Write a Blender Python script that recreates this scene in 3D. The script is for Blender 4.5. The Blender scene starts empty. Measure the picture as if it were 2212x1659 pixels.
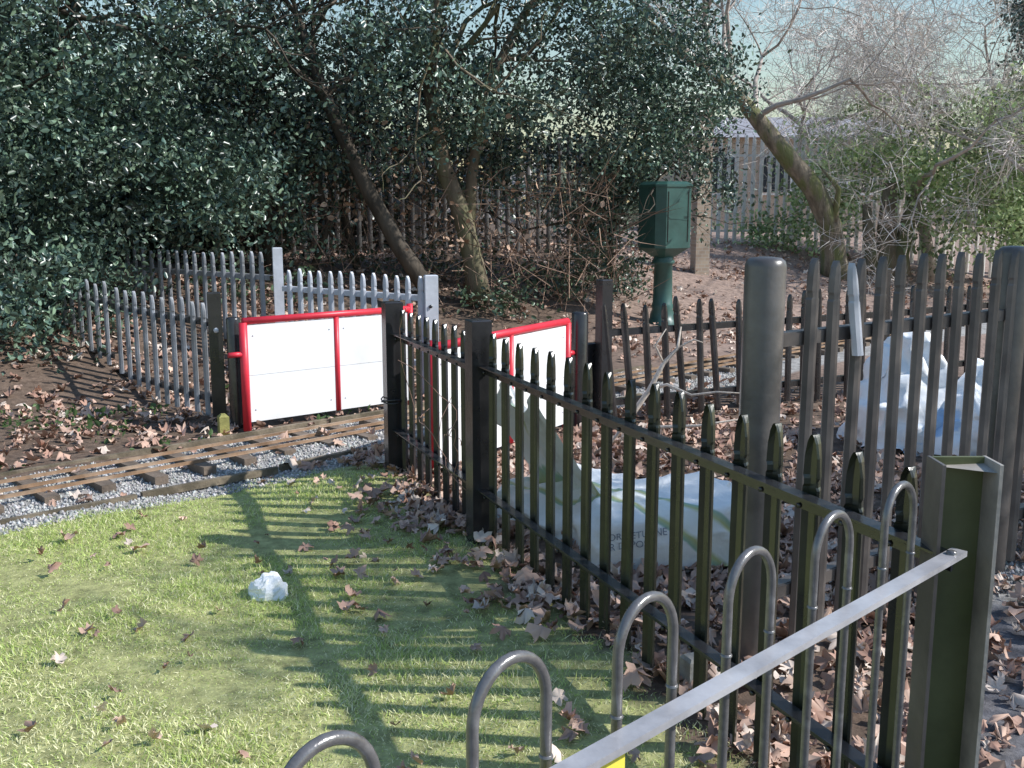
import bpy, math, random
import numpy as np
from mathutils import Vector, Matrix, noise
from mathutils.bvhtree import BVHTree
random.seed(7); rng=np.random.default_rng(11)
S=bpy.context.scene
# ---------------------------------------------------------------- terrain
def sst(t):
    t=np.clip(t,0,1); return t*t*(3-2*t)
TO=(-2.89,5.58); TD=(.724,.69); TN=(-.69,.724)
def tdist(x,y): return (x-TO[0])*TN[0]+(y-TO[1])*TN[1]
def sideA(x,y): return (x-.95)*.922+(y-2.14)*.386
def gh(x,y):
    d=tdist(x,y)
    h=.85*sst((d-1.6)/4.4)
    return h+.012*np.sin(x*3.1+y*1.7)+.012*np.sin(y*4.3-x*2.2)+.03*sst((d-1)/2)*np.sin(x*1.3)*np.sin(y*1.1+.5)
def G(x,y): return float(gh(np.float64(x),np.float64(y)))
# ---------------------------------------------------------------- materials
def newmat(name):
    m=bpy.data.materials.new(name); m.use_nodes=True
    nt=m.node_tree; b=nt.nodes["Principled BSDF"]; return m,nt,b
def pbr(name,col,rough=.5,metal=0,ns=8,amt=.3,bump=.2,spec=.5,col2=None,thr=(.45,.7),stretch=None):
    m,nt,b=newmat(name); N=nt.nodes; L=nt.links
    tc=N.new("ShaderNodeTexCoord"); mp=N.new("ShaderNodeMapping"); L.new(tc.outputs["Object"],mp.inputs[0])
    if stretch: mp.inputs["Scale"].default_value=stretch
    n=N.new("ShaderNodeTexNoise"); n.inputs["Scale"].default_value=ns; n.inputs["Detail"].default_value=5; n.inputs["Roughness"].default_value=.65
    L.new(mp.outputs[0],n.inputs["Vector"])
    r=N.new("ShaderNodeValToRGB"); L.new(n.outputs["Fac"],r.inputs[0])
    r.color_ramp.elements[0].position=.3; r.color_ramp.elements[1].position=.72
    r.color_ramp.elements[0].color=tuple(c*(1-amt) for c in col)+(1,)
    r.color_ramp.elements[1].color=tuple(min(1,c*(1+amt)) for c in col)+(1,)
    out=r.outputs[0]
    if col2:
        n2=N.new("ShaderNodeTexNoise"); n2.inputs["Scale"].default_value=ns*.6; n2.inputs["Detail"].default_value=6; L.new(mp.outputs[0],n2.inputs["Vector"])
        r2=N.new("ShaderNodeValToRGB"); r2.color_ramp.elements[0].position=thr[0]; r2.color_ramp.elements[1].position=thr[1]
        L.new(n2.outputs["Fac"],r2.inputs[0])
        mx=N.new("ShaderNodeMix"); mx.data_type='RGBA'; L.new(r2.outputs[0],mx.inputs[0]); L.new(out,mx.inputs[6]); mx.inputs[7].default_value=tuple(col2)+(1,)
        out=mx.outputs[2]
    L.new(out,b.inputs["Base Color"])
    b.inputs["Roughness"].default_value=rough; b.inputs["Metallic"].default_value=metal
    b.inputs["Specular IOR Level"].default_value=spec
    if bump:
        bp=N.new("ShaderNodeBump"); bp.inputs["Strength"].default_value=bump; bp.inputs["Distance"].default_value=.01
        n3=N.new("ShaderNodeTexNoise"); n3.inputs["Scale"].default_value=ns*5; n3.inputs["Detail"].default_value=3; L.new(mp.outputs[0],n3.inputs["Vector"])
        L.new(n3.outputs["Fac"],bp.inputs["Height"]); L.new(bp.outputs[0],b.inputs["Normal"])
    return m
def attrmat(name,rough=.6,trans=0,spec=.5,noisy=0,ns=20,bump=0):
    m,nt,b=newmat(name); N=nt.nodes; L=nt.links
    a=N.new("ShaderNodeAttribute"); a.attribute_name="col"; out=a.outputs["Color"]
    if noisy:
        tc=N.new("ShaderNodeTexCoord"); n=N.new("ShaderNodeTexNoise"); n.inputs["Scale"].default_value=ns; n.inputs["Detail"].default_value=7; n.inputs["Roughness"].default_value=.7
        L.new(tc.outputs["Object"],n.inputs["Vector"])
        mr=N.new("ShaderNodeMapRange"); mr.inputs[1].default_value=.3; mr.inputs[2].default_value=.7; mr.inputs[3].default_value=1-noisy; mr.inputs[4].default_value=1+noisy
        L.new(n.outputs["Fac"],mr.inputs[0])
        mx=N.new("ShaderNodeMix"); mx.data_type='RGBA'; mx.blend_type='MULTIPLY'; mx.inputs[0].default_value=1; L.new(out,mx.inputs[6]); L.new(mr.outputs[0],mx.inputs[7]); out=mx.outputs[2]
        if bump:
            bp=N.new("ShaderNodeBump"); bp.inputs["Strength"].default_value=bump; bp.inputs["Distance"].default_value=.02
            L.new(n.outputs["Fac"],bp.inputs["Height"]); L.new(bp.outputs[0],b.inputs["Normal"])
    L.new(out,b.inputs["Base Color"]); b.inputs["Roughness"].default_value=rough; b.inputs["Specular IOR Level"].default_value=spec
    if trans:
        t=N.new("ShaderNodeBsdfTranslucent"); L.new(out,t.inputs[0]); ms=N.new("ShaderNodeMixShader"); ms.inputs[0].default_value=trans
        L.new(b.outputs[0],ms.inputs[1]); L.new(t.outputs[0],ms.inputs[2]); L.new(ms.outputs[0],N["Material Output"].inputs[0])
    return m
M={}
M['black']=pbr('black_paint',(.028,.027,.029),.25,0,6,.35,.08,.8,(.085,.08,.075),(.57,.87))
M['blackgreen']=pbr('black_paint_grass_reflect',(.030,.031,.022),.26,0,6,.35,.08,.8,(.075,.082,.04),(.5,.85))  # olive tint paints in the grass reflected by the pales
M['brownblk']=pbr('weathered_black_paint',(.11,.095,.088),.38,0,5,.3,.10,.6,(.24,.21,.19),(.5,.8))
M['oldpost']=pbr('old_post_paint',(.10,.088,.082),.36,0,7,.3,.15,.7,(.18,.16,.15),(.5,.8))
M['lightedge']=pbr('sunlit_edge',(.40,.36,.32),.5,0,8,.3,.15,.6,(.22,.20,.17),(.5,.8))  # flange colour lightened to paint in the sun on it
M['green_steel']=pbr('mossy_steel',(.085,.098,.038),.4,0,5,.3,.1,.5,(.16,.17,.08),(.45,.8))
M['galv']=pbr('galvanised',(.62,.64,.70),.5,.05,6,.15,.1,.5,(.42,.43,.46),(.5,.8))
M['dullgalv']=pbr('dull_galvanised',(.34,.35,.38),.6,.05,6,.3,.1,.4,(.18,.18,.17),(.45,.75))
M['darkpale']=pbr('dark_fence',(.13,.125,.125),.7,0,6,.3,.1,.3,(.07,.07,.06),(.45,.75))
M['palegalv']=pbr('pale_fence',(.82,.80,.78),.6,0,6,.12,.1)
M['red']=pbr('red_paint',(.72,.035,.06),.4,0,6,.15,.08,.5,(.5,.06,.07),(.6,.85))
M['white']=pbr('white_board',(.92,.92,.93),.5,0,2.5,.03,.05,.4,(.72,.69,.64),(.58,.85))
M['boxgreen']=pbr('box_green',(.028,.09,.078),.4,0,4,.25,.06,.6,(.05,.12,.11),(.5,.8))
M['bark']=pbr('bark',(.20,.16,.12),.9,0,5,.45,1,.2,(.17,.18,.09),(.45,.7),(1,1,.3))
M['barkdark']=pbr('bark_dark',(.09,.075,.06),.9,0,5,.45,1,.2,stretch=(1,1,.3))
M['barkpale']=pbr('bark_pale',(.46,.40,.36),.9,0,5,.35,.6,.2)
M['mossbark']=pbr('moss_bark',(.24,.20,.15),.9,0,9,.55,1.6,.2,(.17,.18,.08),(.45,.6),(1,1,.3))
M['rust']=pbr('rusty_rail',(.33,.21,.13),.45,.15,9,.35,.2,.5,(.50,.38,.28),(.45,.7))
M['sleeper']=pbr('sleeper_wood',(.17,.13,.10),.85,0,9,.4,.6)
M['edging']=pbr('edging_wood',(.22,.18,.13),.9,0,9,.4,.6,.2,(.12,.10,.07),(.45,.6))
M['paper']=pbr('white_paper',(.94,.94,.94),.8,0,30,.02,.3,.2)
M['yellow']=pbr('yellow_sign',(.88,.76,.10),.45,0,5,.04,.02)
M['slate']=pbr('slate',(.34,.33,.36),.7,0,5,.2,.2)
M['glass']=pbr('window_glass',(.03,.04,.05),.08,0,1,.1,0)
M['textgrey']=pbr('print_grey',(.28,.31,.35),.7,0,30,.1,0)
M['concrete']=pbr('concrete',(.33,.31,.28),.85,0,20,.25,.4)
M['vine']=pbr('dry_vine',(.40,.24,.19),.8,0,20,.2,0)
M['deadwood']=pbr('dead_wood',(.60,.52,.45),.85,0,12,.3,.5)
M['sand']=pbr('mossy_wood',(.32,.30,.10),.85,0,20,.3,.4)
M['hoop']=pbr('hoop_paint',(.17,.16,.16),.26,.3,50,.25,.06,.9,(.30,.29,.29),(.52,.8))
M['rail']=pbr('sunlit_flat_rail',(.40,.39,.41),.30,.1,14,.22,.08,.8,(.56,.55,.57),(.45,.75))  # grey lightened to paint in the sky and sun reflection
M['leaf']=attrmat('holly_leaf',.34,0,.65)
M['shrub']=attrmat('shrub_leaf',.45,.35,.4)
M['twig']=attrmat('twigs',.85,0,.2)
M['grass']=attrmat('grass_blade',.6,.25,.25)
M['dead']=attrmat('dead_leaf',.7,0,.3)
M['stone']=attrmat('stone',.85,0,.3)
M['ground']=attrmat('ground',.95,0,.15,.5,14,.8)
m,nt,b=newmat('brick'); br=nt.nodes.new("ShaderNodeTexBrick"); tc=nt.nodes.new("ShaderNodeTexCoord"); mp=nt.nodes.new("ShaderNodeMapping"); mp.inputs["Rotation"].default_value=(math.radians(90),0,0)
nt.links.new(tc.outputs["Object"],mp.inputs[0]); nt.links.new(mp.outputs[0],br.inputs[0]); br.inputs["Color1"].default_value=(.50,.40,.31,1); br.inputs["Color2"].default_value=(.42,.32,.25,1); br.inputs["Mortar"].default_value=(.50,.46,.40,1)
br.inputs["Scale"].default_value=4.5; br.inputs["Mortar Size"].default_value=.02; nt.links.new(br.outputs[0],b.inputs[0]); b.inputs["Roughness"].default_value=.9; M['brick']=m
# bag material
m,nt,b=newmat('woven_bag'); N=nt.nodes; L=nt.links
tc=N.new("ShaderNodeTexCoord"); n=N.new("ShaderNodeTexNoise"); n.inputs["Scale"].default_value=3.0; n.inputs["Detail"].default_value=4; L.new(tc.outputs["Object"],n.inputs["Vector"])
w=N.new("ShaderNodeTexWave"); w.inputs["Scale"].default_value=.62; w.inputs["Distortion"].default_value=2.5; w.inputs["Detail"].default_value=1; w.bands_direction='DIAGONAL'; L.new(tc.outputs["Object"],w.inputs["Vector"])
r=N.new("ShaderNodeValToRGB"); e=r.color_ramp.elements; e[0].position=0; e[0].color=(.92,.92,.91,1); e[1].position=.82; e[1].color=(.92,.92,.90,1)
q=e.new(.85); q.color=(.36,.52,.40,1); q=e.new(.92); q.color=(.54,.56,.26,1); q=e.new(.96); q.color=(.88,.89,.84,1)
L.new(w.outputs["Fac"],r.inputs[0]); 
r2=N.new("ShaderNodeValToRGB"); r2.color_ramp.elements[0].position=.62; r2.color_ramp.elements[1].position=.88; L.new(n.outputs["Fac"],r2.inputs[0])
mx=N.new("ShaderNodeMix"); mx.data_type='RGBA'; L.new(r2.outputs[0],mx.inputs[0]); L.new(r.outputs[0],mx.inputs[6]); mx.inputs[7].default_value=(.74,.70,.63,1)
L.new(mx.outputs[2],b.inputs[0]); b.inputs["Roughness"].default_value=.7; b.inputs["Specular IOR Level"].default_value=.25
ck=N.new("ShaderNodeTexNoise"); ck.inputs["Scale"].default_value=8; ck.inputs["Detail"].default_value=5; L.new(tc.outputs["Object"],ck.inputs["Vector"])
bp=N.new("ShaderNodeBump"); bp.inputs["Strength"].default_value=.6; bp.inputs["Distance"].default_value=.03; L.new(ck.outputs["Fac"],bp.inputs["Height"]); L.new(bp.outputs[0],b.inputs["Normal"])
M['bag']=m
M['bagblue']=pbr('white_blue_bag',(.93,.93,.94),.7,0,4,.03,.5,.25,(.50,.66,.86),(.60,.63))
# ---------------------------------------------------------------- mesh builder
class MB:
    def __init__(s): s.v=[]; s.f=[]; s.m=[]; s.s=[]; s.mats=[]
    def mi(s,k):
        if k not in s.mats: s.mats.append(k)
        return s.mats.index(k)
    def add(s,vs,fs,k,smooth=False):
        o=len(s.v); i=s.mi(k); s.v.extend([tuple(v) for v in vs])
        for f in fs: s.f.append(tuple(a+o for a in f)); s.m.append(i); s.s.append(smooth)
    def beam(s,a,b,w,h,k,up=(0,0,1)):
        a=Vector(a); b=Vector(b); d=(b-a).normalized(); up=Vector(up)
        r=d.cross(up).normalized()*w/2; u=r.cross(d).normalized()*h/2
        vs=[a-r-u,a+r-u,a+r+u,a-r+u,b-r-u,b+r-u,b+r+u,b-r+u]
        s.add(vs,[(0,3,2,1),(4,5,6,7),(0,1,5,4),(1,2,6,5),(2,3,7,6),(3,0,4,7)],k)
    def box(s,x,y,z0,z1,wx,wy,k,ang=0,cham=.006):
        c,sn=math.cos(ang),math.sin(ang); vs=[]
        for zz,i in ((z0,0),(z1-cham,0),(z1,cham)):
            for dx,dy in ((-1,-1),(1,-1),(1,1),(-1,1)):
                px=dx*(wx/2-i); py=dy*(wy/2-i); vs.append((x+px*c-py*sn,y+px*sn+py*c,zz))
        fs=[(3,2,1,0),(8,9,10,11)]
        for l in (0,4):
            for i in range(4): j=(i+1)%4; fs.append((l+i,l+j,l+4+j,l+4+i))
        s.add(vs,fs,k)
    def tube(s,pts,rad,n,k,smooth=True,cap=True):
        pts=[Vector(p) for p in pts]
        if not hasattr(rad,'__len__'): rad=[rad]*len(pts)
        vs=[]; fs=[]; prev=None
        for i,p in enumerate(pts):
            d=(pts[min(i+1,len(pts)-1)]-pts[max(i-1,0)]); d=d.normalized() if d.length>1e-9 else Vector((0,0,1))
            if prev is None: r=d.orthogonal().normalized()
            else:
                r=prev-d*prev.dot(d); r=r.normalized() if r.length>1e-6 else d.orthogonal().normalized()
            prev=r; u=d.cross(r)
            for j in range(n):
                a=2*math.pi*j/n; vs.append(p+(r*math.cos(a)+u*math.sin(a))*rad[i])
        for i in range(len(pts)-1):
            for j in range(n):
                j2=(j+1)%n; fs.append((i*n+j,i*n+j2,(i+1)*n+j2,(i+1)*n+j))
        if cap: fs.append(tuple(range(n-1,-1,-1))); fs.append(tuple((len(pts)-1)*n+j for j in range(n)))
        s.add(vs,fs,k,smooth)
    def lathe(s,x,y,prof,n,k,smooth=True,ang0=0):
        vs=[];fs=[]
        for z,r in prof:
            for j in range(n): a=ang0+2*math.pi*j/n; vs.append((x+r*math.cos(a),y+r*math.sin(a),z))
        for i in range(len(prof)-1):
            for j in range(n): j2=(j+1)%n; fs.append((i*n+j,i*n+j2,(i+1)*n+j2,(i+1)*n+j))
        fs.append(tuple((len(prof)-1)*n+j for j in range(n)))
        s.add(vs,fs,k,smooth)
    def pale(s,x,y,z0,z1,u,nrm,w,d,k,lean=(0,0)):
        h=z1-z0; lv=[(0,1),(h-.145,1),(h-.137,.82),(h-.122,.82),(h-.112,.97),(h-.06,.86),(h-.022,.58),(h-.006,.30),(h,.12)]
        ss=[-.5,-.32,0,.32,.5]; dd=[0,.75,1,.75,0]; vs=[];fs=[]
        for z,f in lv:
            cx=x+lean[0]*z; cy=y+lean[1]*z
            for q,e_ in zip(ss,dd): vs.append((cx+u[0]*q*w*f+nrm[0]*e_*d,cy+u[1]*q*w*f+nrm[1]*e_*d,z0+z))
            for q,e_ in zip(ss[::-1],dd[::-1]): vs.append((cx+u[0]*q*w*f*.9+nrm[0]*(e_*d-.006),cy+u[1]*q*w*f*.9+nrm[1]*(e_*d-.006),z0+z))
        for i in range(len(lv)-1):
            for j in range(10): j2=(j+1)%10; fs.append((i*10+j,i*10+j2,(i+1)*10+j2,(i+1)*10+j))
        b_=(len(lv)-1)*10
        for j in range(4): fs.append((b_+j,b_+j+1,b_+8-j,b_+9-j))
        s.add(vs,fs,k)
    def obj(s,name,parent=None):
        me=bpy.data.meshes.new(name); me.from_pydata(s.v,[],s.f); me.polygons.foreach_set("material_index",s.m); me.polygons.foreach_set("use_smooth",s.s)
        for k in s.mats: me.materials.append(M[k])
        me.update(); o=bpy.data.objects.new(name,me); S.collection.objects.link(o)
        if parent: o.parent=parent
        return o
def empty(name):
    o=bpy.data.objects.new(name,None); S.collection.objects.link(o); return o
def npmesh(name,V,tmpl,col,mat,parent=None,smooth=False):
    n,k,_=V.shape; me=bpy.data.meshes.new(name)
    me.vertices.add(n*k); me.vertices.foreach_set("co",V.reshape(-1).astype(np.float32))
    sizes=np.array([len(f) for f in tmpl]); flat=np.concatenate([np.array(f) for f in tmpl])
    loops=(np.arange(n)[:,None]*k+flat[None,:]).reshape(-1)
    me.loops.add(len(loops)); me.loops.foreach_set("vertex_index",loops.astype(np.int32))
    tot=np.tile(sizes,n); st=np.concatenate([[0],np.cumsum(tot)[:-1]])
    me.polygons.add(len(tot)); me.polygons.foreach_set("loop_start",st.astype(np.int32)); me.polygons.foreach_set("loop_total",tot.astype(np.int32))
    if smooth: me.polygons.foreach_set("use_smooth",np.ones(len(tot),bool))
    me.update(calc_edges=True)
    a=me.color_attributes.new("col",'FLOAT_COLOR','POINT')
    c=np.ones((n,k,4),np.float32); c[:,:,:3]=col[:,None,:]; a.data.foreach_set("color",c.reshape(-1))
    me.materials.append(mat); o=bpy.data.objects.new(name,me); S.collection.objects.link(o)
    if parent: o.parent=parent
    return o
def unit(a): return a/np.maximum(np.linalg.norm(a,axis=1,keepdims=True),1e-9)
def leaves(name,P,size,col,mat,parent=None,wr=.6,simple=False):
    n=len(P); D=unit(rng.normal(size=(n,3)))
    R=unit(rng.normal(size=(n,3))); Sd=unit(np.cross(D,R)); Nn=np.cross(D,Sd)
    L=(size*rng.uniform(.6,1.35,n))[:,None]
    if simple:
        V=np.stack([P,P+D*L*.5+Sd*L*wr*.5+Nn*L*.1,P+D*L,P+D*L*.5-Sd*L*wr*.5+Nn*L*.1],1)
        return npmesh(name,V,[(0,1,2),(0,2,3)],col,mat,parent)
    V=np.stack([P,P+D*L*.3+Sd*L*wr*.42+Nn*L*.12,P+D*L*.7+Sd*L*wr*.36+Nn*L*.12,P+D*L,P+D*L*.7-Sd*L*wr*.36+Nn*L*.12,P+D*L*.3-Sd*L*wr*.42+Nn*L*.12],1)
    return npmesh(name,V,[(0,1,2,3),(0,3,4,5)],col,mat,parent)
def blades(name,P,D,L,w,bend,col,mat,parent=None):
    n=len(P); R=unit(rng.normal(size=(n,3))); Sd=unit(np.cross(D,R)); L=L[:,None]; w=w[:,None]
    mid=P+D*L*.55+bend*.3; V=np.stack([P-Sd*w/2,P+Sd*w/2,mid+Sd*w*.4,mid-Sd*w*.4,P+D*L+bend],1)
    return npmesh(name,V,[(0,1,2,3),(3,2,4)],col,mat,parent)
def crown(specs,lp,cr,thin=None,con=.5,gaps=None):
    Ps=[];Fs=[]
    for c,r,nc in specs:
        d=unit(rng.normal(size=(nc,3))); ph=rng.uniform(0,6,4)
        rad=rng.uniform(0,1,nc)**.42
        lump=1+.16*np.sin(d[:,0]*5+ph[0])*np.sin(d[:,2]*6+ph[1])+.12*np.sin(d[:,1]*9+ph[2]+d[:,0]*7)
        C=np.array(c)+d*np.array(r)*(rad*lump)[:,None]
        if thin:
            pk=1-thin[2]*sst((C[:,2]-thin[0])/thin[1]); C=C[rng.uniform(0,1,len(C))<pk]
        mod=np.ones(len(C))
        if gaps:
            nz=np.array([noise.noise(Vector(p)*gaps) for p in C]); nz2=np.array([noise.noise(Vector(p)*gaps*2.3+Vector((5,3,1))) for p in C])
            k=(nz+.5*nz2>-.13)|(rng.uniform(0,1,len(C))<.30); C=C[k]; mod=np.clip(1.1+1.5*(nz+.5*nz2)[k],.4,2)
        nc=len(C)
        n=rng.poisson(lp,nc); idx=np.repeat(np.arange(nc),n)
        sc=rng.uniform(.5,1.4,nc)[idx][:,None]
        p=C[idx]+rng.normal(size=(len(idx),3))*np.array([cr,cr,cr*.6])*sc
        f=(np.exp(rng.normal(0,con,nc))*mod)[idx]*rng.uniform(.75,1.25,len(idx))
        Ps.append(p);Fs.append(np.clip(f,.2,2.4))
    return np.concatenate(Ps),np.concatenate(Fs)
def above(P,F,m=.02):
    k=P[:,2]>gh(P[:,0],P[:,1])+m; return P[k],F[k]
# ---------------------------------------------------------------- ground
xs=np.unique(np.concatenate([np.linspace(-150,-8,30),np.arange(-8,10,.09),np.linspace(10,150,30)]))
ys=np.unique(np.concatenate([np.linspace(-60,0,16),np.arange(0,22,.09),np.linspace(22,260,36)]))
X,Y=np.meshgrid(xs,ys); Z=gh(X,Y); nx=len(xs);ny=len(ys)
wob=.10*np.sin(X*4.1+Y*2.3)+.08*np.sin(X*9.7-Y*7.1)+.06*np.sin(Y*15+X*3)
d=tdist(X,Y); sa=sideA(X,Y)
col=np.zeros(X.shape+(3,)); col[:]=(.16,.115,.088)
far=sst((X-.3)/2.0)*sst((Y-8)/4); far=far[...,None]; col=col*(1-far)+np.array((.33,.24,.20))*far
g=((sa+wob*.5<-.03)&(d<-.72+wob*.3)); 
col[g]=(.38,.38,.17)
bal=(d>-.70+wob*.2)&(d<.36+wob*.2); col[bal]=(.36,.345,.33)
asp=(X>1.15+.62*(Y-2.8)+wob*.6)&(Y<4.15+wob)&(sa>0); col[asp]=(.16,.155,.165)
asp2=(Y<X+1.1)&(sa<=0); col[asp2]=(.12,.115,.12)
gr=(X>1.9)&(Y>=4.15+wob)&(Y<4.9+wob)&(sa>0); col[gr]=(.32,.31,.30)
me=bpy.data.meshes.new('ground'); V=np.stack([X,Y,Z],-1).reshape(-1,3)
ii=(np.arange(ny-1)[:,None]*nx+np.arange(nx-1)[None,:]).reshape(-1); F=np.stack([ii,ii+1,ii+1+nx,ii+nx],1)
me.vertices.add(len(V)); me.vertices.foreach_set("co",V.reshape(-1)); me.loops.add(F.size); me.loops.foreach_set("vertex_index",F.reshape(-1).astype(np.int32))
me.polygons.add(len(F)); me.polygons.foreach_set("loop_start",np.arange(len(F),dtype=np.int32)*4); me.polygons.foreach_set("loop_total",np.full(len(F),4,np.int32)); me.polygons.foreach_set("use_smooth",np.ones(len(F),bool)); me.update(calc_edges=True)
a=me.color_attributes.new("col",'FLOAT_COLOR','POINT'); c4=np.ones((len(V),4),np.float32); c4[:,:3]=col.reshape(-1,3); a.data.foreach_set("color",c4.reshape(-1))
me.materials.append(M['ground']); o=bpy.data.objects.new('ground',me); S.collection.objects.link(o)
# grass
n=320000
gy=2.1+(rng.uniform(0,1,n)**1.25)*4.6; gx=rng.uniform(-4.2,1.1,n)
wb=.05*np.sin(gx*4.1+gy*2.3)+.04*np.sin(gx*9.7-gy*7.1)
k=(sideA(gx,gy)+wb<.03)&(tdist(gx,gy)<-.66+rng.normal(0,.05,n))&(gy>gx+1.0)&(np.abs(gx)<gy*.58+.25)
dens=.62+.38*np.sin(gx*2.3+1)*np.sin(gy*2.9)+.25*np.sin(gx*7+gy*5); edge=np.clip(-(sideA(gx,gy))/.6,0.4,1)
k&=rng.uniform(0,1,n)<np.clip(dens+.4,0.45,1)*edge
gx=gx[k];gy=gy[k]; n=len(gx); P=np.stack([gx,gy,gh(gx,gy)-.004],1)
D=unit(np.stack([rng.normal(0,.6,n),rng.normal(0,.6,n),np.ones(n)],1)); 
tall=1+.5*np.sin(gx*3.3+2)*np.sin(gy*4.1)+.35*np.sin(gx*8+gy*3)*np.sin(gy*9-gx)
L=rng.uniform(.010,.030,n)*tall; bend=np.stack([rng.normal(0,.008,n),rng.normal(0,.008,n),-rng.uniform(0,.005,n)],1)
t=rng.uniform(0,1,(n,1)); pat=(.5+.5*np.sin(gx*1.7+gy*2.1+1)*np.sin(gx*3.9-gy*2.7))[:,None]; pat2=(.5+.5*np.sin(gx*6+2*np.sin(gy*3))*np.sin(gy*7+gx*2))[:,None]
near_sun=np.clip((4.6-gy)/1.6,0,1)[:,None]  # more pale straw towards the camera paints in the sunlit lawn
gc=np.array((.42,.56,.15))*(1-t)+np.array((.68,.76,.30))*t; straw_sun=rng.uniform(0,1,(n,1))<(.04+.18*pat+.16*pat2+.32*near_sun); gc=np.where(straw_sun,np.array((.93,.90,.58)),gc)*rng.uniform(.85,1.07,(n,1))
blades('grass',P,D,L,rng.uniform(.0026,.0044,n),bend,gc,M['grass'])
n=6000; x=rng.uniform(-5.5,-1.0,n); y=rng.uniform(5.5,10.5,n); dd=tdist(x,y); k=(dd>.45)&(dd<2.2)&((np.sin(x*2.7+1)*np.sin(y*3.1)+.3*np.sin(x*8))>.05); x=x[k];y=y[k]
P=np.stack([x,y,gh(x,y)+rng.uniform(0,.05,len(x))],1); leaves('ground_ivy',P,.05,np.array((.10,.17,.06))*rng.uniform(.6,1.5,(len(x),1)),M['shrub'])
# ---------------------------------------------------------------- stones
def stones(name,x,y,smin,smax,cl,ch):
    n=len(x); base=np.array([(1,0,0),(0,1,0),(-1,0,0),(0,-1,0),(0,0,1),(0,0,-1)],float)
    s=rng.uniform(smin,smax,(n,1,1)); V=base[None]*s*rng.uniform(.5,1.2,(n,6,1))+rng.normal(0,.15,(n,6,3))*s
    V+=np.stack([x,y,gh(x,y)+smin*.4],1)[:,None,:]
    c=rng.uniform(cl,ch,(n,1))*np.array((1,.97,.93))*rng.uniform(.95,1.05,(n,3))
    npmesh(name,V,[(0,1,4),(1,2,4),(2,3,4),(3,0,4),(1,0,5),(2,1,5),(3,2,5),(0,3,5)],c,M['stone'])
n=24000; s_=rng.uniform(-2.2,7,n); q=rng.uniform(-.74,.37,n); stones('ballast',TO[0]+TD[0]*s_+TN[0]*q,TO[1]+TD[1]*s_+TN[1]*q,.006,.016,.22,.66)
n=5000; x=rng.uniform(1.8,4.5,n); y=rng.uniform(4.1,5.0,n); stones('gravel',x,y,.007,.018,.25,.65)
# track
mb=MB()
def TP(s,q,z): x=TO[0]+TD[0]*s+TN[0]*q; y=TO[1]+TD[1]*s+TN[1]*q; return (x,y,z)
for q in (.21,.01,-.13):
    mb.beam(TP(-7,q,.053),TP(16,q,.053),.012,.016,'rust'); mb.beam(TP(-7,q,.0435),TP(16,q,.0435),.024,.003,'rust')
s_=-6
while s_<15:
    j=random.uniform(-.03,.03); mb.beam(TP(s_+random.uniform(-.02,.02),-.27+j,.016),TP(s_,.29+j,.016),.085,.05,'sleeper'); s_+=.31
mb.beam(TP(-1.2,.0,.053),TP(-.9,.0,.053),.006,.014,'galv'); mb.beam(TP(-1.1,-.14,.053),TP(-.85,-.14,.053),.006,.014,'galv')
mb.obj('railway_track')
mb=MB()
for i in range(8): mb.beam(TP(-4+i*1.3,.46+random.uniform(-.02,.02),.012),TP(-4+i*1.3+1.27,.46+random.uniform(-.02,.02),.012),.035,.05,'edging')
for i in range(7): mb.beam(TP(-1.2+i*.9,-.5+random.uniform(-.03,.02),.012),TP(-1.2+i*.9+.86,-.5+random.uniform(-.03,.02),.012),.035,.04,'edging')
mb.obj('timber_edging')
# ---------------------------------------------------------------- fences
def run(mb,A,B,top,sp,k,rails,w=.065,dp=.02,side=1,lean=0,jit=0,railk=None,start=.09,gap=.03):
    A=Vector(A);B=Vector(B);D=(B-A);Ln=D.length;u=D.normalized();nr=Vector((-u.y,u.x))*side
    dist=start
    while dist<Ln-.05:
        p=A+u*dist+nr*.03; z0=G(p.x,p.y)+gap; t=top+random.uniform(-jit,jit)
        l=lean+random.uniform(-.4,.4)*abs(lean)+random.uniform(-.008,.008)
        mb.pale(p.x,p.y,z0,t,u,nr,w,dp,k,(u.x*l,u.y*l))
        for z in rails:
            q=p-nr*.036; mb.tube([(q.x,q.y,z-.004),(q.x-nr.x*.01,q.y-nr.y*.01,z-.004)],.008,6,railk or k)
        dist+=sp
    for z in rails:
        a=A+nr*.018; b_=B+nr*.018
        mb.beam((a.x,a.y,z),(b_.x,b_.y,z),.006,.045,railk or k)
        a=A-nr*.007; b_=B-nr*.007
        mb.beam((a.x,a.y,z+.0225),(b_.x,b_.y,z+.0225),.044,.006,railk or k)
    return u,nr
mb=MB(); PA=(.95,2.14);PB=(-.16,4.82);PC=(-.72,6.14)
run(mb,PA,PB,1.05,.165,'blackgreen',(.875,.27),side=-1,jit=.008,start=.16,railk='black')
run(mb,PB,PC,1.03,.15,'black',(.86,.27),side=-1,jit=.008,start=.13)
ang=math.atan2(2.68,-1.11)
mb.box(PB[0],PB[1],-.05,1.11,.10,.10,'black',ang); mb.box(PC[0],PC[1],-.05,1.07,.09,.11,'black',ang)
px,py=.985,2.17
mb.box(px,py+.03,-.05,1.10,.115,.008,'green_steel',0,.001)
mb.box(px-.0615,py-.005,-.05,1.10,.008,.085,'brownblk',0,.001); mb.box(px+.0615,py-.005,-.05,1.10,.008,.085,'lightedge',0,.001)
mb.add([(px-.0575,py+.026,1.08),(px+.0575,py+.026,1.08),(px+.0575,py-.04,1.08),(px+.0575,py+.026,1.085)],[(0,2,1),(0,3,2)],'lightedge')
mb.obj('black_palisade_fence')
mb=MB(); pts=[]
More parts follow.
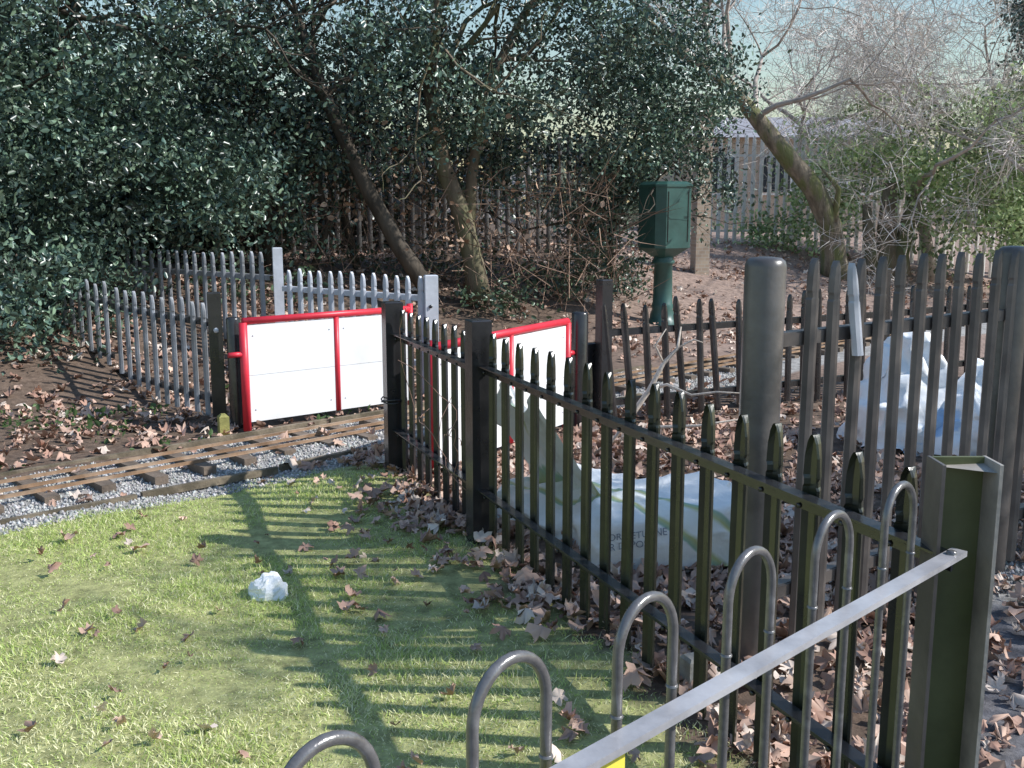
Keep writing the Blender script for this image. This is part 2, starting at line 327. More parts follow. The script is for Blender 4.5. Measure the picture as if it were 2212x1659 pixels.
for i in range(26):
    a=i*2*math.pi/12.5; pts.append((PC[0]+.078*math.cos(a),PC[1]+.078*math.sin(a),.47+.012*math.sin(i*.8)))
mb.tube(pts,.0045,5,'black'); mb.obj('chain')
mb=MB()
for i in range(7):
    t=random.uniform(.1,.7); p=Vector((PB[0]+(PC[0]-PB[0])*t-.03,PB[1]+(PC[1]-PB[1])*t-.03,random.uniform(.2,.5))); pts=[p.copy()]; v=Vector((random.uniform(-.05,.05),random.uniform(-.05,.05),.1))
    for j in range(9):
        v=(v+Vector((random.uniform(-.04,.04),random.uniform(-.04,.04),random.uniform(-.05,.04)))); p=p+v*.7; pts.append(p.copy())
    mb.tube(pts,.0022,4,'vine')
mb.obj('dry_vine')
mb=MB(); mb.box(.62,3.28,-.02,.13,.07,.07,'concrete',.4,.01); mb.obj('concrete_stub')
# hoop-top railing
mb=MB(); u=Vector((.7018,.7124,0)); c0=Vector((.808,2.055,0))
for i in range(10):
    c=c0-u*(.2885*i); pts=[]
    rj=.068
    for z in (.02,.5,.99): pts.append(c+u*rj+Vector((0,0,z)))
    for j in range(0,17):
        a=math.pi*j/16; pts.append(c+u*rj*math.cos(a)+Vector((0,0,1.0+.075*math.sin(a))))
    for z in (.99,.5,.02): pts.append(c-u*rj+Vector((0,0,z)))
    mb.tube(pts,.0082,14,'hoop')
    for sg in (-1,1):
        q=c+u*rj*sg; mb.lathe(q.x,q.y,[(.911,.0105),(.914,.0095),(.915,.0083)],10,'hoop')
e0=Vector((.985,2.14,0))-u*.02; e1=c0-u*3.0
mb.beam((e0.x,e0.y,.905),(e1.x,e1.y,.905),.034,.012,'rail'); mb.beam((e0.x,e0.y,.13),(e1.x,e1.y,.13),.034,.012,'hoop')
mb.lathe(e0.x-.03,e0.y-.03,[(.9105,.012),(.917,.011),(.920,.004)],8,'hoop')
mb.obj('hoop_top_railing')
mb=MB(); nrm=Vector((u.y,-u.x,0)); a=c0-u*.945+nrm*.022; b_=c0-u*1.35+nrm*.022
def P2(s,z,o): q=a+(b_-a)*s+nrm*o; return (q.x,q.y,z)
out=[(0,.60),(0,.876),(.02,.898),(.06,.907),(.94,.907),(.98,.898),(1,.876),(1,.60)]
vs=[P2(s,z,0) for s,z in out]+[P2(s,z,.004) for s,z in out]
mb.add(vs,[tuple(range(8)),tuple(range(15,7,-1))]+[(i,(i+1)%8,8+(i+1)%8,8+i) for i in range(8)],'yellow'); mb.obj('yellow_sign')
# B
mb=MB(); BA=(.863,3.5);BB=(2.15,4.41)
run(mb,BA,BB,1.455,.131,'brownblk',(1.18,.25),w=.062,side=-1,jit=.01,start=.21)
uu=(Vector(BB)-Vector(BA)).normalized()
for (x,y),r in ((BA,.07),(BB,.068)):
    mb.lathe(x,y,[(-.05,r),(1.44,r),(1.458,r*.93),(1.468,r*.75),(1.472,r*.3)],28,'oldpost')
run(mb,BB,(4.0,5.7),1.455,.131,'brownblk',(1.18,.25),w=.062,side=-1,jit=.01,start=.12)
q=Vector(BA)+uu*.50; mb.pale(q.x+.0,q.y-.06,1.10,1.44,uu,(uu.y,-uu.x),.055,.018,'galv',(-.16,-.1))
mb.obj('tall_palisade_fence')
# C
mb=MB(); Cp=[(.68,7.55),(1.75,8.12),(3.2,8.85),(4.7,9.8)]
for i_,(a,b_) in enumerate(zip(Cp[:-1],Cp[1:])):
    run(mb,a,b_,.93,.165,'black',(.70,.17),side=-1,jit=.03,lean=-.11 if a==Cp[0] else -.05)
    if i_!=1: mb.box(a[0],a[1],-.05,1.10,.09,.09,'black',.5)
mb.box(.58,7.62,0,.62,.14,.06,'black',.5)
mb.obj('leaning_palisade_fence')
mb=MB(); mb.lathe(.50,7.5,[(-.05,.062),(.85,.062),(.865,.055),(.868,.02)],20,'black'); mb.obj('gate_post')
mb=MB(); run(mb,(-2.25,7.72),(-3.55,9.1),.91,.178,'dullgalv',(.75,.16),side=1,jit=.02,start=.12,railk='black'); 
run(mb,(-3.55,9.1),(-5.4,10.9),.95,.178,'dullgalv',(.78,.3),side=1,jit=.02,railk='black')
mb.box(-2.22,7.62,-.05,1.0,.10,.09,'black',.3); mb.tube([(-2.2,7.57,.72),(-2.2,7.565,.72)],.02,8,'galv')
mb.obj('palisade_fence')
mb=MB(); mb.lathe(-2.06,7.52,[(-.05,.05),(.81,.05),(.822,.045),(.826,.02)],20,'black'); mb.obj('gate_post')
mb=MB(); mb.box(-2.08,7.22,-.03,.16,.07,.07,'sand',.5,.02); mb.obj('timber_stub')
mb=MB(); run(mb,(-.68,8.6),(-2.15,9.65),1.05,.133,'galv',(.86,.3),side=1,jit=.01); run(mb,(-2.3,9.8),(-4.4,11.4),1.18,.15,'dullgalv',(.95,.4),side=1,jit=.02)  # left run in the duller grey, painting in its shadow
mb.box(-.68,8.6,-.05,1.06,.11,.07,'galv',.3); mb.box(-2.22,9.75,-.05,1.24,.09,.09,'galv',.3)
mb.tube([(-.68,8.56,.8),(-.68,8.55,.8)],.015,8,'black')
mb.obj('galvanised_palisade_fence')
mb=MB(); run(mb,(-7.5,15.3),(1.5,17.1),2.75,.17,'darkpale',(2.45,1.1),side=-1,jit=.02,w=.075); 
for i in range(4): x=-7.5+i*3; mb.box(x,15.3+(x+7.5)*.2,.5,2.7,.1,.1,'darkpale')
mb.obj('boundary_palisade_fence')
mb=MB(); run(mb,(3.6,21.1),(12.5,21.6),3.0,.17,'palegalv',(2.6,1.1),side=-1,jit=.02,w=.085); mb.obj('boundary_palisade_fence')
mb=MB(); mb.box(3.1,17.0,.3,3.3,.24,.24,'brick',.2); mb.box(3.1,17.0,3.3,3.37,.32,.32,'concrete',.2); mb.obj('brick_pillar')
def gate(name,A,B,split,ztop=.81,under=.06):
    mb=MB(); A=Vector(A);B=Vector(B);u=(B-A).normalized();Ln=(B-A).length;nr=Vector((-u.y,u.x))
    def P(s,z,o=0): q=A+u*s+nr*o; return (q.x,q.y,z)
    mb.tube([P(0,-.0),P(0,ztop-.01)],.03,12,'red'); mb.tube([P(Ln,.0),P(Ln,ztop+.04)],.026,12,'red')
    mb.tube([P(.0,ztop),P(Ln,ztop)],.026,12,'red')
    mb.tube([P(split,under),P(split,ztop-.02)],.022,12,'red'); 
    mb.tube([P(-.12,.57),P(0,.57)],.02,8,'red')
    for s0,s1 in ((.031,split-.023),(split+.023,Ln-.027)):
        for z0,z1 in ((under,.405),(.408,ztop-.03)):
            mb.beam(P((s0),(z0+z1)/2,0),P(s1,(z0+z1)/2,0),.012,z1-z0,'white')
        for s in (s0+.04,s1-.04):
            for z in (.15,.7): mb.tube([P(s,z,.006),P(s,z,.010)],.006,6,'galv'); mb.tube([P(s,z,-.006),P(s,z,-.010)],.006,6,'galv')
    return mb.obj(name)
gate('red_white_gate',(-1.95,7.38),(-.83,8.28),.76)
gate('red_white_gate',(.40,7.38),(-.47,6.02),.76)
# green cabinet post
mb=MB(); x,y=2.0,13.6; g0=G(x,y)
mb.lathe(x,y,[(g0-.1,.19),(g0+.06,.19),(g0+.08,.165),(g0+.14,.16),(g0+.2,.135),(g0+.25,.15),(g0+.28,.13),(.86,.12),(.87,.145),(.90,.15),(.93,.125),(.97,.14)],28,'boxgreen')
def octo(w,c): return [(-w+c,-w),(w-c,-w),(w,-w+c),(w,w-c),(w-c,w),(-w+c,w),(-w,w-c),(-w,-w+c)]
rings=[(.96,.13,.05),(1.08,.285,.10),(1.86,.285,.10),(1.861,.30,.105),(1.89,.30,.105),(1.93,.24,.09)]
vs=[];fs=[];ca,sa_=math.cos(.5),math.sin(.5)
for z,w_,c_ in rings:
    for a_,b2 in octo(w_,c_): vs.append((x+a_*ca-b2*sa_,y+a_*sa_+b2*ca,z))
for i in range(5):
    for j in range(8): fs.append((i*8+j,i*8+(j+1)%8,i*8+8+(j+1)%8,i*8+8+j))
fs.append(tuple(40+j for j in range(8))); fs.append(tuple(range(7,-1,-1))); mb.add(vs,fs,'boxgreen')
for a0 in (-.16,.16):
    p0=(x+a0*ca+.288*sa_,y+a0*sa_-.288*ca)
    mb.beam((p0[0],p0[1],1.16),(p0[0],p0[1],1.80),.012,.008,'black',(0,1,0))
mb.obj('green_cabinet_post')
# ---------------------------------------------------------------- bags
def lump(mb,cx,cy,hx,hy,h,k,ang=0,e=.45,amp=.05,seed=0,n=64,mrows=30,fs_=4.0,peak=None,smooth=True):
    vs=[];fs=[];c,s=math.cos(ang),math.sin(ang)
    z0=G(cx,cy)-.02
    for i in range(mrows+1):
        v=(i/mrows)*math.pi/2
        for j in range(n):
            a=2*math.pi*j/n; ca_,sa2=math.cos(a),math.sin(a)
            sx=math.copysign(abs(ca_)**e,ca_); sy=math.copysign(abs(sa2)**e,sa2)
            cr=math.cos(v)**e if v<math.pi/2-1e-6 else 0; zr=math.sin(v)**e
            p=Vector((sx*hx*cr,sy*hy*cr,zr*h))
            if peak: 
                f=zr**1.5; p.x=p.x*(1-.55*f)+peak[0]*f; p.y=p.y*(1-.55*f)+peak[1]*f
            q=Vector((p.x*fs_+seed,p.y*fs_,p.z*fs_)); 
            dn=noise.noise_vector(q)*amp+noise.noise_vector(q*2.7)*amp*.5
            rd=1-2*abs(noise.noise(q*1.6)); p+=dn+Vector((p.x,p.y,h*.5)).normalized()*rd*amp*.6
            p.z=max(p.z,0)
            vs.append((cx+p.x*c-p.y*s,cy+p.x*s+p.y*c,z0+p.z))
    for i in range(mrows):
        for j in range(n): j2=(j+1)%n; fs.append((i*n+j,i*n+j2,(i+1)*n+j2,(i+1)*n+j))
    mb.add(vs,fs,k,smooth)
root=empty('builders_bag')
mb=MB(); lump(mb,.74,4.80,.44,.32,.31,'bag',.12,.35,.045,3,96,40)
lump(mb,.36,5.25,.40,.38,.22,'bag',.4,.7,.07,9,96,40); bo=mb.obj('bag_body',root)
mb=MB(); vs=[];fs=[];nu,nv=50,70
for i in range(nv+1):
    v=i/nv
    for j in range(nu+1):
        w_=j/nu
        top=Vector((.02-.20*(w_-.3),5.02+.48*(w_-.3),.74-.12*w_-.10*math.sin(w_*7)))
        bot=Vector((.62-.5*w_,4.55+.95*w_,.05))
        p=top.lerp(bot,v); p.z=top.z*(1-v)**1.6+bot.z*v+.16*math.sin(v*math.pi)*.6
        q=Vector((w_*5,v*2.2,1.3)); f=noise.noise(q)*.10*min(1,v*4+.3)+(.5-abs(noise.noise(q*2.2)))*.06
        p+=Vector((.6,-.6,.5))*f; p.x+=.06*v; vs.append(p)
for i in range(nv):
    for j in range(nu): a=i*(nu+1)+j; fs.append((a,a+1,a+nu+2,a+nu+1))
mb.add(vs,fs,'bag',True); mb.obj('bag_sheet',root)
bv=BVHTree.FromPolygons([v.co for v in bo.data.vertices],[p.vertices[:] for p in bo.data.polygons])
def text(s,x,z,size,rot):
    cu=bpy.data.curves.new('t','FONT'); cu.body=s; cu.size=size; t=bpy.data.objects.new('t',cu); S.collection.objects.link(t)
    bpy.context.view_layer.update(); dg=bpy.context.evaluated_depsgraph_get(); me=bpy.data.meshes.new_from_object(t.evaluated_get(dg)); bpy.data.objects.remove(t)
    me.materials.clear(); me.materials.append(M['textgrey'])
    for v in me.vertices:
        X_=x+v.co.x*math.cos(rot)-v.co.y*math.sin(rot); Z_=z+v.co.x*math.sin(rot)+v.co.y*math.cos(rot)
        h=bv.ray_cast(Vector((X_,3.5,Z_)),Vector((0,1,0)))
        v.co=(X_,(h[0].y if h[0] else 4.6)-.008,Z_)
    o=bpy.data.objects.new('printed_text',me); S.collection.objects.link(o); o.parent=root
text("OR RETURNE",.43,.155,.046,.05); text("OR DEPOSI",.40,.108,.046,.05)
mb=MB(); lump(mb,2.78,7.0,.40,.38,.78,'bagblue',.2,.75,.08,21,96,40,peak=(-.05,0)); lump(mb,3.12,6.72,.36,.32,.54,'bagblue',.5,.7,.08,31,96,40,peak=(.05,0)); mb.obj('white_bag')
mb=MB(); lump(mb,-1.04,4.15,.085,.07,.105,'paper',.3,.9,.020,5,22,12,15,smooth=False); mb.obj('white_paper_lump')
mb=MB()
mb.tube([(.72,6.55,.12),(.80,6.6,.30),(.90,6.6,.45),(.99,6.62,.62),(1.08,6.62,.72),(1.10,6.63,.86)],[.016,.02,.018,.015,.011,.005],7,'deadwood')
mb.tube([(.90,6.6,.45),(1.0,6.5,.50),(1.15,6.45,.44),(1.3,6.4,.47),(1.5,6.4,.46)],[.014,.011,.009,.007,.003],6,'deadwood')
mb.tube([(.72,6.55,.14),(.95,6.5,.22),(1.2,6.45,.24),(1.5,6.4,.30)],[.015,.013,.010,.005],6,'deadwood')
mb.tube([(.99,6.62,.62),(.93,6.6,.74),(1.0,6.6,.85)],[.01,.007,.003],6,'deadwood')
mb.tube([(1.08,6.62,.72),(1.18,6.6,.78),(1.24,6.6,.76)],[.008,.006,.003],6,'deadwood')
mb.tube([(.80,6.6,.30),(.66,6.6,.10),(.55,6.6,.03)],[.012,.01,.006],6,'deadwood')
mb.obj('fallen_branch')
# ---------------------------------------------------------------- dead leaves
ol=[(90,1),(74,.72),(62,.55),(48,.75),(35,.92),(22,.68),(8,.52),(-8,.66),(-20,.72),(-42,.5),(-68,.38),(-90,.28),(-112,.38),(222,.5),(200,.72),(188,.66),(172,.52),(158,.68),(145,.92),(132,.75),(118,.55),(106,.72)]
def litter(name,x,y,size,lift=.012,lying=.4):
    n=len(x); th=np.radians([a for a,_ in ol]); r=np.array([b for _,b in ol])
    T=np.concatenate([[[0,0]],np.stack([np.cos(th)*r,np.sin(th)*r],1)]); k=len(T)
    L=(size*rng.uniform(.4,1.25,n))[:,None]*.55
    ax=rng.uniform(.55,1.1,(n,1)); lx=T[None,:,0]*L*ax; ly=T[None,:,1]*L*rng.uniform(.75,1.1,(n,1))+lx*rng.normal(0,.15,(n,1))
    jx=rng.normal(0,.07,(n,k))*L; jy=rng.normal(0,.07,(n,k))*L; lx=lx+jx; ly=ly+jy
    rr=(T[:,0]**2+T[:,1]**2)[None]; curl=rng.uniform(-.2,1.0,(n,1)); fold=rng.uniform(-.3,.9,(n,1))
    lz=L*(curl*rr*.7+fold*np.abs(T[None,:,0])*.6+.16*np.sin(rng.uniform(0,6,(n,1))+T[None,:,0]*4+T[None,:,1]*3)+rng.normal(0,.09,(n,k)))
    loc=np.stack([lx,ly,lz],-1)
    Nn=unit(np.stack([rng.normal(0,lying,n),rng.normal(0,lying,n),np.where(rng.uniform(0,1,n)<.3,-1,1)*np.ones(n)],1))
    R=unit(rng.normal(size=(n,3))); A=unit(np.cross(Nn,R)); B=np.cross(Nn,A)
    V=loc[:,:,0:1]*A[:,None]+loc[:,:,1:2]*B[:,None]+loc[:,:,2:3]*Nn[:,None]
    V+=np.stack([x,y,gh(x,y)+lift+rng.uniform(0,.02,n)],1)[:,None]
    zmin=V[:,:,2].min(1)-gh(x,y)-.003; V[:,:,2]-=np.minimum(zmin,0)[:,None]*.8
    t=rng.uniform(0,1,(n,1)); c=np.array((.38,.22,.165))*(1-t)+np.array((.72,.51,.40))*t; c=np.where(rng.uniform(0,1,(n,1))<.15,np.array((.80,.66,.56)),c)*rng.uniform(.7,1.12,(n,1))
    m=len(T)-1; npmesh(name,V,[(0,1+i,1+(i+1)%m) for i in range(m)],c,M['dead'])
xx=[];yy=[]
def region(n,x0,x1,y0,y1,fn):
    x=rng.uniform(x0,x1,n);y=rng.uniform(y0,y1,n);k=fn(x,y);xx.append(x[k]);yy.append(y[k])
A_=sideA
region(12000,-1,5,2.0,9,lambda x,y:(A_(x,y)>.05)&(tdist(x,y)<-.75)&(rng.uniform(0,1,len(x))<np.clip(1.3-.30*A_(x,y),.3,1))&~((x>1.15+.62*(y-2.8))&(y<4.2)&(rng.uniform(0,1,len(x))<.6)))
region(7000,-1.6,1,2.0,7,lambda x,y:(A_(x,y)<.1)&(tdist(x,y)<-.55)&(rng.uniform(0,1,len(x))<np.exp((A_(x,y)+.12*np.sin(y*5)+.03)*6)*.9*(0.15+.85*np.clip((y-3.4)/1.6,0,1))))
region(8000,-6,.6,5.4,12,lambda x,y:(tdist(x,y)>.5)&(rng.uniform(0,1,len(x))<.85*np.clip(.6+.7*np.sin(x*2+y)*np.sin(y*2.3-x),.15,1)))
region(1200,-3,3,5,11,lambda x,y:(np.abs(tdist(x,y)+.15)<.6)&(rng.uniform(0,1,len(x))<.22))
region(14000,-4,12,8.5,21,lambda x,y:(tdist(x,y)>.5)&(x>-3.5)&(rng.uniform(0,1,len(x))<.5+.35*np.sin(x*1.3)*np.sin(y*1.7)))
region(900,1.2,5,2.2,6,lambda x,y:A_(x,y)>.4)
litter('fallen_leaves',np.concatenate(xx),np.concatenate(yy),.115)
xx=[];yy=[]
region(130,-2.2,.6,2.5,5.2,lambda x,y:(A_(x,y)<-.2)&(tdist(x,y)<-.6)&(rng.uniform(0,1,len(x))<np.clip(1.15+A_(x,y)*.4,.2,1)))
litter('fallen_leaves',np.concatenate(xx),np.concatenate(yy),.08,.016,.6)
# ---------------------------------------------------------------- trees
def grow(mb,p,d,L,r,depth,tips,k,gn=.22,nch=3,spread=.85,up=.1,allp=None):
    pts=[p.copy()];rad=[r];n=4; nodes=[]
    for i in range(n):
        d=(d+Vector((random.gauss(0,gn),random.gauss(0,gn),random.gauss(0,gn)+up*.3))).normalized(); p=p+d*(L/n); pts.append(p.copy()); rad.append(r*(1-.5*(i+1)/n)); nodes.append((p.copy(),d.copy()))
    mb.tube(pts,rad,6 if depth>2 else 3,k,cap=False)
    if allp is not None and depth<=1: allp.extend(nodes)
    if depth==0: tips.append((p,d)); return
    for c in range(nch):
        q,dd=nodes[random.choice([1,2,3])] if c else nodes[3]
        nd=(dd+Vector((random.gauss(0,spread),random.gauss(0,spread),random.gauss(0,spread)+up))).normalized()
        grow(mb,q,nd,L*random.uniform(.6,.85),r*(.62 if c==0 else .42),depth-1,tips,k,gn,nch,spread,up,allp)
def holly(specs,trunks,lp=44,cr=.17,size=.066,c1=(.034,.066,.058),c2=(.11,.158,.10),bark='barkdark',thin=(3.2,1.0,.55),con=.35):
    root=empty('holly_tree'); mb=MB()
    for pts,rad in trunks:
        mb.tube(pts,rad,9,bark); tips=[]
        for q in (-1,-2):
            p=Vector(pts[q]); 
            for i in range(4): grow(mb,p,Vector((random.gauss(0,1),random.gauss(0,.6),.7)).normalized(),1.4,rad[q]*.6,3,tips,bark)
    mb.obj('trunk',root)
    P,F=crown(specs,lp,cr,thin,con,.95); P,F=above(P,F); t=rng.uniform(0,1,(len(P),1))
    c=(np.array(c1)*(1-t)+np.array(c2)*t)*F[:,None]
    leaves('foliage',P,size,c,M['leaf'],root)
holly([((-6.3,10.4,2.4),(2.7,2.0,2.9),900),((-4.7,11.2,3.4),(2.2,1.6,2.4),800),((-4.4,10.0,1.5),(.9,.8,1.5),190),((-5.0,9.0,.75),(1.15,1.0,.95),200),((-3.3,11.0,1.9),(.9,.7,.9),110)],
      [([(-6,10.8,.2),(-5.9,10.8,1.6),(-5.5,10.9,2.6),(-5.2,11,3.6)],[.16,.14,.11,.07])],thin=(3.4,1.0,.45))
holly([((-2.1,12.5,3.8),(2.4,1.4,2.0),660),((-3.3,12.6,2.5),(1.4,1.0,1.4),240),((-1.5,13.3,2.3),(2.3,.6,.75),180)],
      [([(-.95,12.3,.55),(-1.35,12.3,1.15),(-1.75,12.3,1.9),(-2.2,12.4,2.9),(-2.5,12.5,3.8)],[.12,.10,.09,.075,.05]),
       ([(-3.1,12.9,.6),(-3.0,12.8,1.7),(-3.2,12.7,2.8),(-3.3,12.6,3.6)],[.07,.06,.05,.04]),
       ([(-2.0,13.6,.6),(-2.2,13.6,1.5),(-2.1,13.5,2.4),(-1.6,13.5,3.2)],[.06,.05,.045,.03]),
       ([(-2.6,13.0,.6),(-2.3,13.0,1.4),(-2.5,13.0,2.2),(-3,13,3)],[.05,.045,.04,.03])])
holly([((.3,13.0,4.0),(2.2,1.4,1.9),640),((1.9,14.2,3.3),(1.1,1.0,1.7),300),((.6,13.8,2.4),(1.4,.6,.75),140),((3.4,14.3,5.7),(1.9,1.5,.9),300)],  # last clump: limb mostly above view, added to shade the bank
      [([(-.42,12.9,.45),(-.48,12.9,.9),(-.62,12.9,1.5),(-.85,12.9,2.1),(-1.0,12.9,3.0),(-.9,13,4.0)],[.17,.13,.12,.105,.09,.06]),
       ([(-.55,12.95,1.2),(-.5,13.0,2.0),(-.35,13,3.0),(.2,13,4),(1.6,13.6,4.8),(3.2,14.2,5.4)],[.08,.07,.06,.05,.045,.03])],bark='bark')
holly([((1.35,14.6,1.5),(.75,.6,1.15),150),((2.9,15.6,2.9),(.8,.8,1.6),120)],[([(1.4,14.7,.3),(1.4,14.7,1.2),(1.5,14.6,2)],[.06,.05,.03])])
P,F=crown([((-9,19,2.1),(4.2,1.3,2.0),260),((-4,18.7,2.0),(4.2,1.0,1.6),300),((-5.0,14.6,1.9),(2.2,.5,1.3),120),((-13,14,3),(4,3,3.5),120),((-9.5,10,3),(2.4,3,3.4),120)],55,.4)  # dense dark foliage, added to darken the space under the canopy
P,F=above(P,F); leaves('evergreen_hedge',P,.17,np.array((.035,.06,.04))*F[:,None],M['leaf'],simple=True)
P,F=crown([((-1.0,13.9,.8),(2.6,.5,.35),60),((.8,14.0,.7),(.8,.5,.35),25),((-.2,12.6,.5),(.5,.3,.15),12),((-3.2,11.6,.6),(1.2,.6,.4),40)],30,.16)
P,F=above(P,F); leaves('undergrowth',P,.07,np.array((.07,.11,.06))*F[:,None],M['leaf'])
n=1500; x=rng.uniform(-3.6,1.4,n); y=rng.uniform(12.4,14.4,n); z=gh(x,y)+rng.uniform(.0,1.7,n)
D=unit(np.stack([rng.normal(0,.7,n),rng.normal(0,.4,n),rng.normal(.5,.7,n)],1))
blades('dry_stems',np.stack([x,y,z],1),D,rng.uniform(.3,1.0,n),rng.uniform(.006,.014,n),rng.normal(0,.12,(n,3)),np.array((.24,.16,.12))*rng.uniform(.5,1.6,(n,1)),M['twig'])
n=420; x=rng.normal(-1.4,1.0,n); y=rng.uniform(12.2,13.6,n); z=gh(x,y)+.6+rng.gamma(2,.35,n)
leaves('hung_dead_leaves',np.stack([x,y,z],1),.08,np.array((.42,.28,.2))*rng.uniform(.6,1.4,(n,1)),M['dead'],wr=.8)
def twigs(name,nodes,per,Lr,w,col,root):
    Q=np.array([tuple(p) for p,_ in nodes]); Dn=np.array([tuple(d) for _,d in nodes]); n=len(Q)*per
    idx=np.repeat(np.arange(len(Q)),per); P=Q[idx]+rng.normal(0,.05,(n,3)); D=unit(Dn[idx]*.5+rng.normal(0,.8,(n,3)))
    L=rng.uniform(Lr[0],Lr[1],n); bend=rng.normal(0,.08,(n,3))
    blades(name,P,D,L,np.full(n,w)*rng.uniform(.6,1.3,n),bend,np.array(col)*rng.uniform(.7,1.3,(n,1)),M['twig'],root)
root=empty('leaning_tree'); mb=MB()
tp=[(5.95,18.8,.2),(5.86,18.75,.6),(5.75,18.7,1.25),(5.38,18.6,1.92),(4.92,18.6,2.42),(4.55,18.6,2.85),(4.3,18.6,3.15),(3.85,18.6,3.65),(3.3,18.5,4.0),(2.7,18.3,4.3),(2.0,18,5.0)]
tr=[.32,.24,.20,.19,.17,.155,.14,.11,.09,.075,.05]
mb.tube(tp,tr,14,'mossbark'); mb.tube([(5.75,18.6,1.1),(5.8,18.5,1.9),(5.45,18.5,2.3)],[.08,.05,.02],8,'mossbark')
tips=[];al=[]
for q in (6,7,8,9,10,7,9,8,6): grow(mb,Vector(tp[q]),Vector((random.gauss(.2,.8),random.gauss(0,.6),.8)).normalized(),1.7,.055,3,tips,'barkpale',allp=al,nch=3)
mb.obj('trunk',root); twigs('twigs',al,3,(.2,.6),.011,(.72,.65,.60),root)
def bare(x,y,h,r,lean=(0,0),depth=5,L=None,col=(.74,.67,.62),per=2,name='bare_tree',bark='barkpale',w=.011,starts=4,tw=True):
    root=empty(name); mb=MB(); z=G(x,y); tips=[];al=[]
    pts=[(x,y,z-.1),(x+lean[0]*.3,y+lean[1]*.3,z+h*.35),(x+lean[0]*.7,y+lean[1]*.7,z+h*.7),(x+lean[0],y+lean[1],z+h)]
    mb.tube(pts,[r*1.3,r,r*.85,r*.7],10,bark)
    for i in range(starts): grow(mb,Vector(pts[3 if i<2 else 2]),Vector((random.gauss(0,.7)+lean[0]*.2,random.gauss(0,.7),.8)).normalized(),L or h*.7,r*.5,depth-1,tips,bark,allp=al)
    mb.obj('trunk',root)
    if tw: twigs('twigs',al,per,(.2,.7),w,col,root)
    return root
bare(8.2,20.0,2.2,.11,(-.6,0),5,1.9,per=3); bare(10.8,22,2.6,.12,(-.6,0),5,2.0,per=3); bare(6.2,23,2.4,.10,(.2,0),5,2.1,per=3); bare(9.2,17.5,3.0,.08,(-.6,0),5,1.5,per=2)
root=bare(7.3,3.7,3.6,.14,(-.3,.1),5,1.5,per=2,w=.018,col=(.3,.25,.2),name='lawn_shade_tree')  # unseen tree with sparse crown, added to dapple the lawn with shade
P,F=crown([((7.1,3.9,5.6),(1.3,1.2,1.2),70)],24,.18); leaves('foliage',P,.10,np.array((.08,.14,.05))*F[:,None],M['shrub'],root,simple=True)
mb=MB(); 
for dx,r,h in ((0,.2,1.1),(.28,.16,.9),(-.26,.13,.8)):
    x=7.1+dx; mb.tube([(x,19.6,.3),(x,19.6,.7),(x+dx*.3,19.6,.6+h*.6),(x+dx*.6,19.6,.6+h*1.3)],[r*1.4,r,r*.9,r*.6],10,'bark')
root=empty('laurel_shrub'); mb.obj('trunk',root)
P,F=crown([((7.4,19.8,2.6),(1.7,.9,1.1),130),((8.6,19.3,2.1),(1.5,.8,1.7),170),((6.0,20.2,1.8),(.8,.5,1.3),60),((9.4,18.6,2.1),(1.3,.8,1.9),150),((5.0,20.5,1.1),(.6,.4,.6),22)],32,.24,None,.5,1.1)
P,F=above(P,F); t=rng.uniform(0,1,(len(P),1)); leaves('foliage',P,.10,(np.array((.18,.28,.11))*(1-t)+np.array((.54,.62,.36))*t)*F[:,None]**.6,M['shrub'],root)
root=empty('conifer_tree'); mb=MB(); mb.tube([(10.2,20.5,.4),(10.2,20.5,4),(10.2,20.5,8)],[.25,.18,.05],10,'barkdark'); mb.obj('trunk',root)
P,F=crown([((10.1,20.5,2.6),(.75,.9,1.9),130),((10.1,20.5,5.4),(.5,.7,2.3),110)],50,.22); P,F=above(P,F)
leaves('foliage',P,.09,np.array((.08,.13,.11))*F[:,None],M['leaf'],root)
n=2600; cx=rng.uniform(-45,55,n); cz=rng.uniform(.3,1,n)*(3.0+.8*np.sin(cx*.35)+.6*np.sin(cx*.9)); cy=rng.uniform(40,48,n)
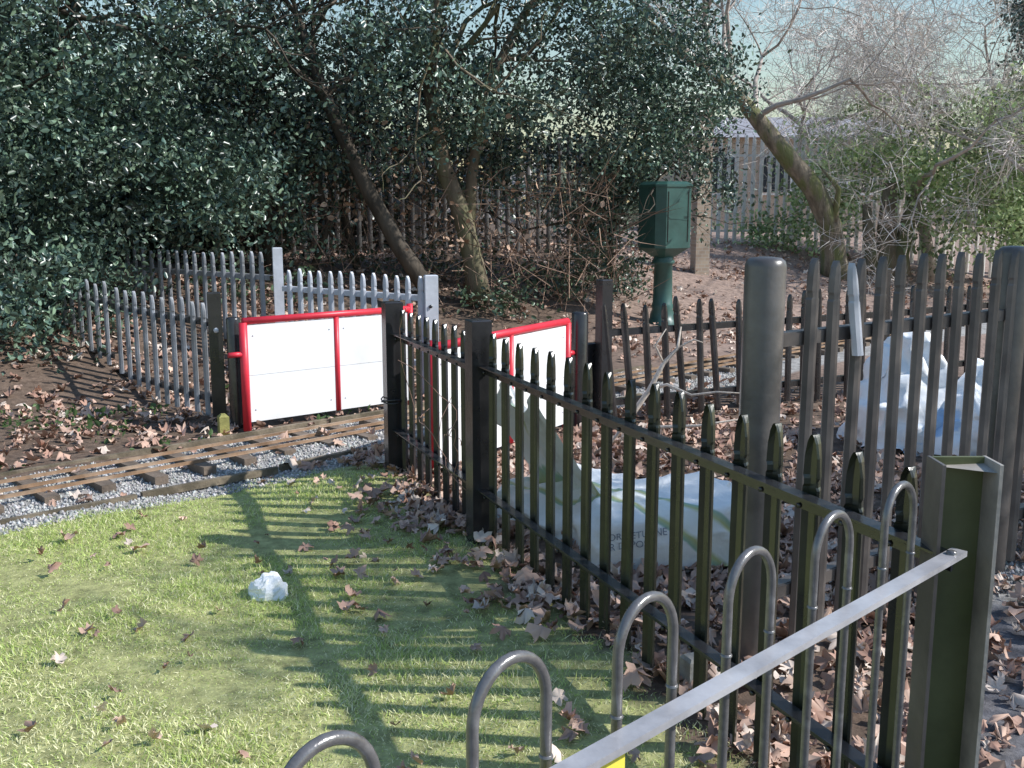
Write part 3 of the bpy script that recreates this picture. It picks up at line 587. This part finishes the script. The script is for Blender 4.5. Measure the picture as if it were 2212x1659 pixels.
idx=np.repeat(np.arange(n),14); P=np.stack([cx,cy,cz],1)[idx]+rng.normal(0,.45,(n*14,3)); P[:,2]=np.maximum(P[:,2],.6)
ct=(np.sin(cx*.23)>.2)[idx][:,None]; c=np.where(ct,np.array((.30,.34,.26)),np.array((.55,.50,.48)))*rng.uniform(.6,1.4,(len(P),1))
leaves('distant_trees',P,.36,c,M['shrub'],simple=True)
root=empty('brick_house'); mb=MB(); mb.box(8.6,34.2,.3,3.6,7,5,'brick'); mb.obj('walls',root)
mb=MB(); mb.add([(4.8,31.4,3.6),(12.4,31.4,3.6),(12.4,37,3.6),(4.8,37,3.6),(5.2,34.2,4.4),(12,34.2,4.4)],[(0,1,5,4),(2,3,4,5),(1,2,5),(3,0,4),(3,2,1,0)],'slate'); mb.obj('roof',root)
mb=MB()
for x in (6.3,8.0,9.7,11): mb.box(x,31.66,1.9,3.1,1.0,.08,'white'); mb.box(x,31.6,1.98,3.02,.84,.03,'glass')
mb.obj('windows',root)
# ---------------------------------------------------------------- light
SD=Vector((.86,-.08,.70)).normalized()
su=bpy.data.lights.new('sun','SUN'); su.energy=5; su.angle=math.radians(.6); su.color=(1,.98,.94); so=bpy.data.objects.new('sun',su); S.collection.objects.link(so)
so.rotation_euler=(-SD).to_track_quat('-Z','Y').to_euler()
w=bpy.data.worlds.new("World"); S.world=w; w.use_nodes=True; sk=w.node_tree.nodes.new("ShaderNodeTexSky"); sk.sky_type='NISHITA'; sk.sun_disc=False
sk.sun_elevation=math.asin(SD.z); sk.sun_rotation=math.atan2(SD.x,SD.y); sk.dust_density=.4; sk.air_density=1.7; sk.ozone_density=5.0
bg=w.node_tree.nodes["Background"]; w.node_tree.links.new(sk.outputs[0],bg.inputs[0]); bg.inputs[1].default_value=.15
cam=bpy.data.cameras.new('camera'); co=bpy.data.objects.new('camera',cam); S.collection.objects.link(co); co.location=(0,0,1.65); co.rotation_euler=(math.radians(80),0,0)
cam.lens=36; cam.sensor_width=36; cam.clip_end=1000; cam.clip_start=.05; S.camera=co
S.view_settings.view_transform='Standard'; S.view_settings.look='None'; S.view_settings.exposure=0
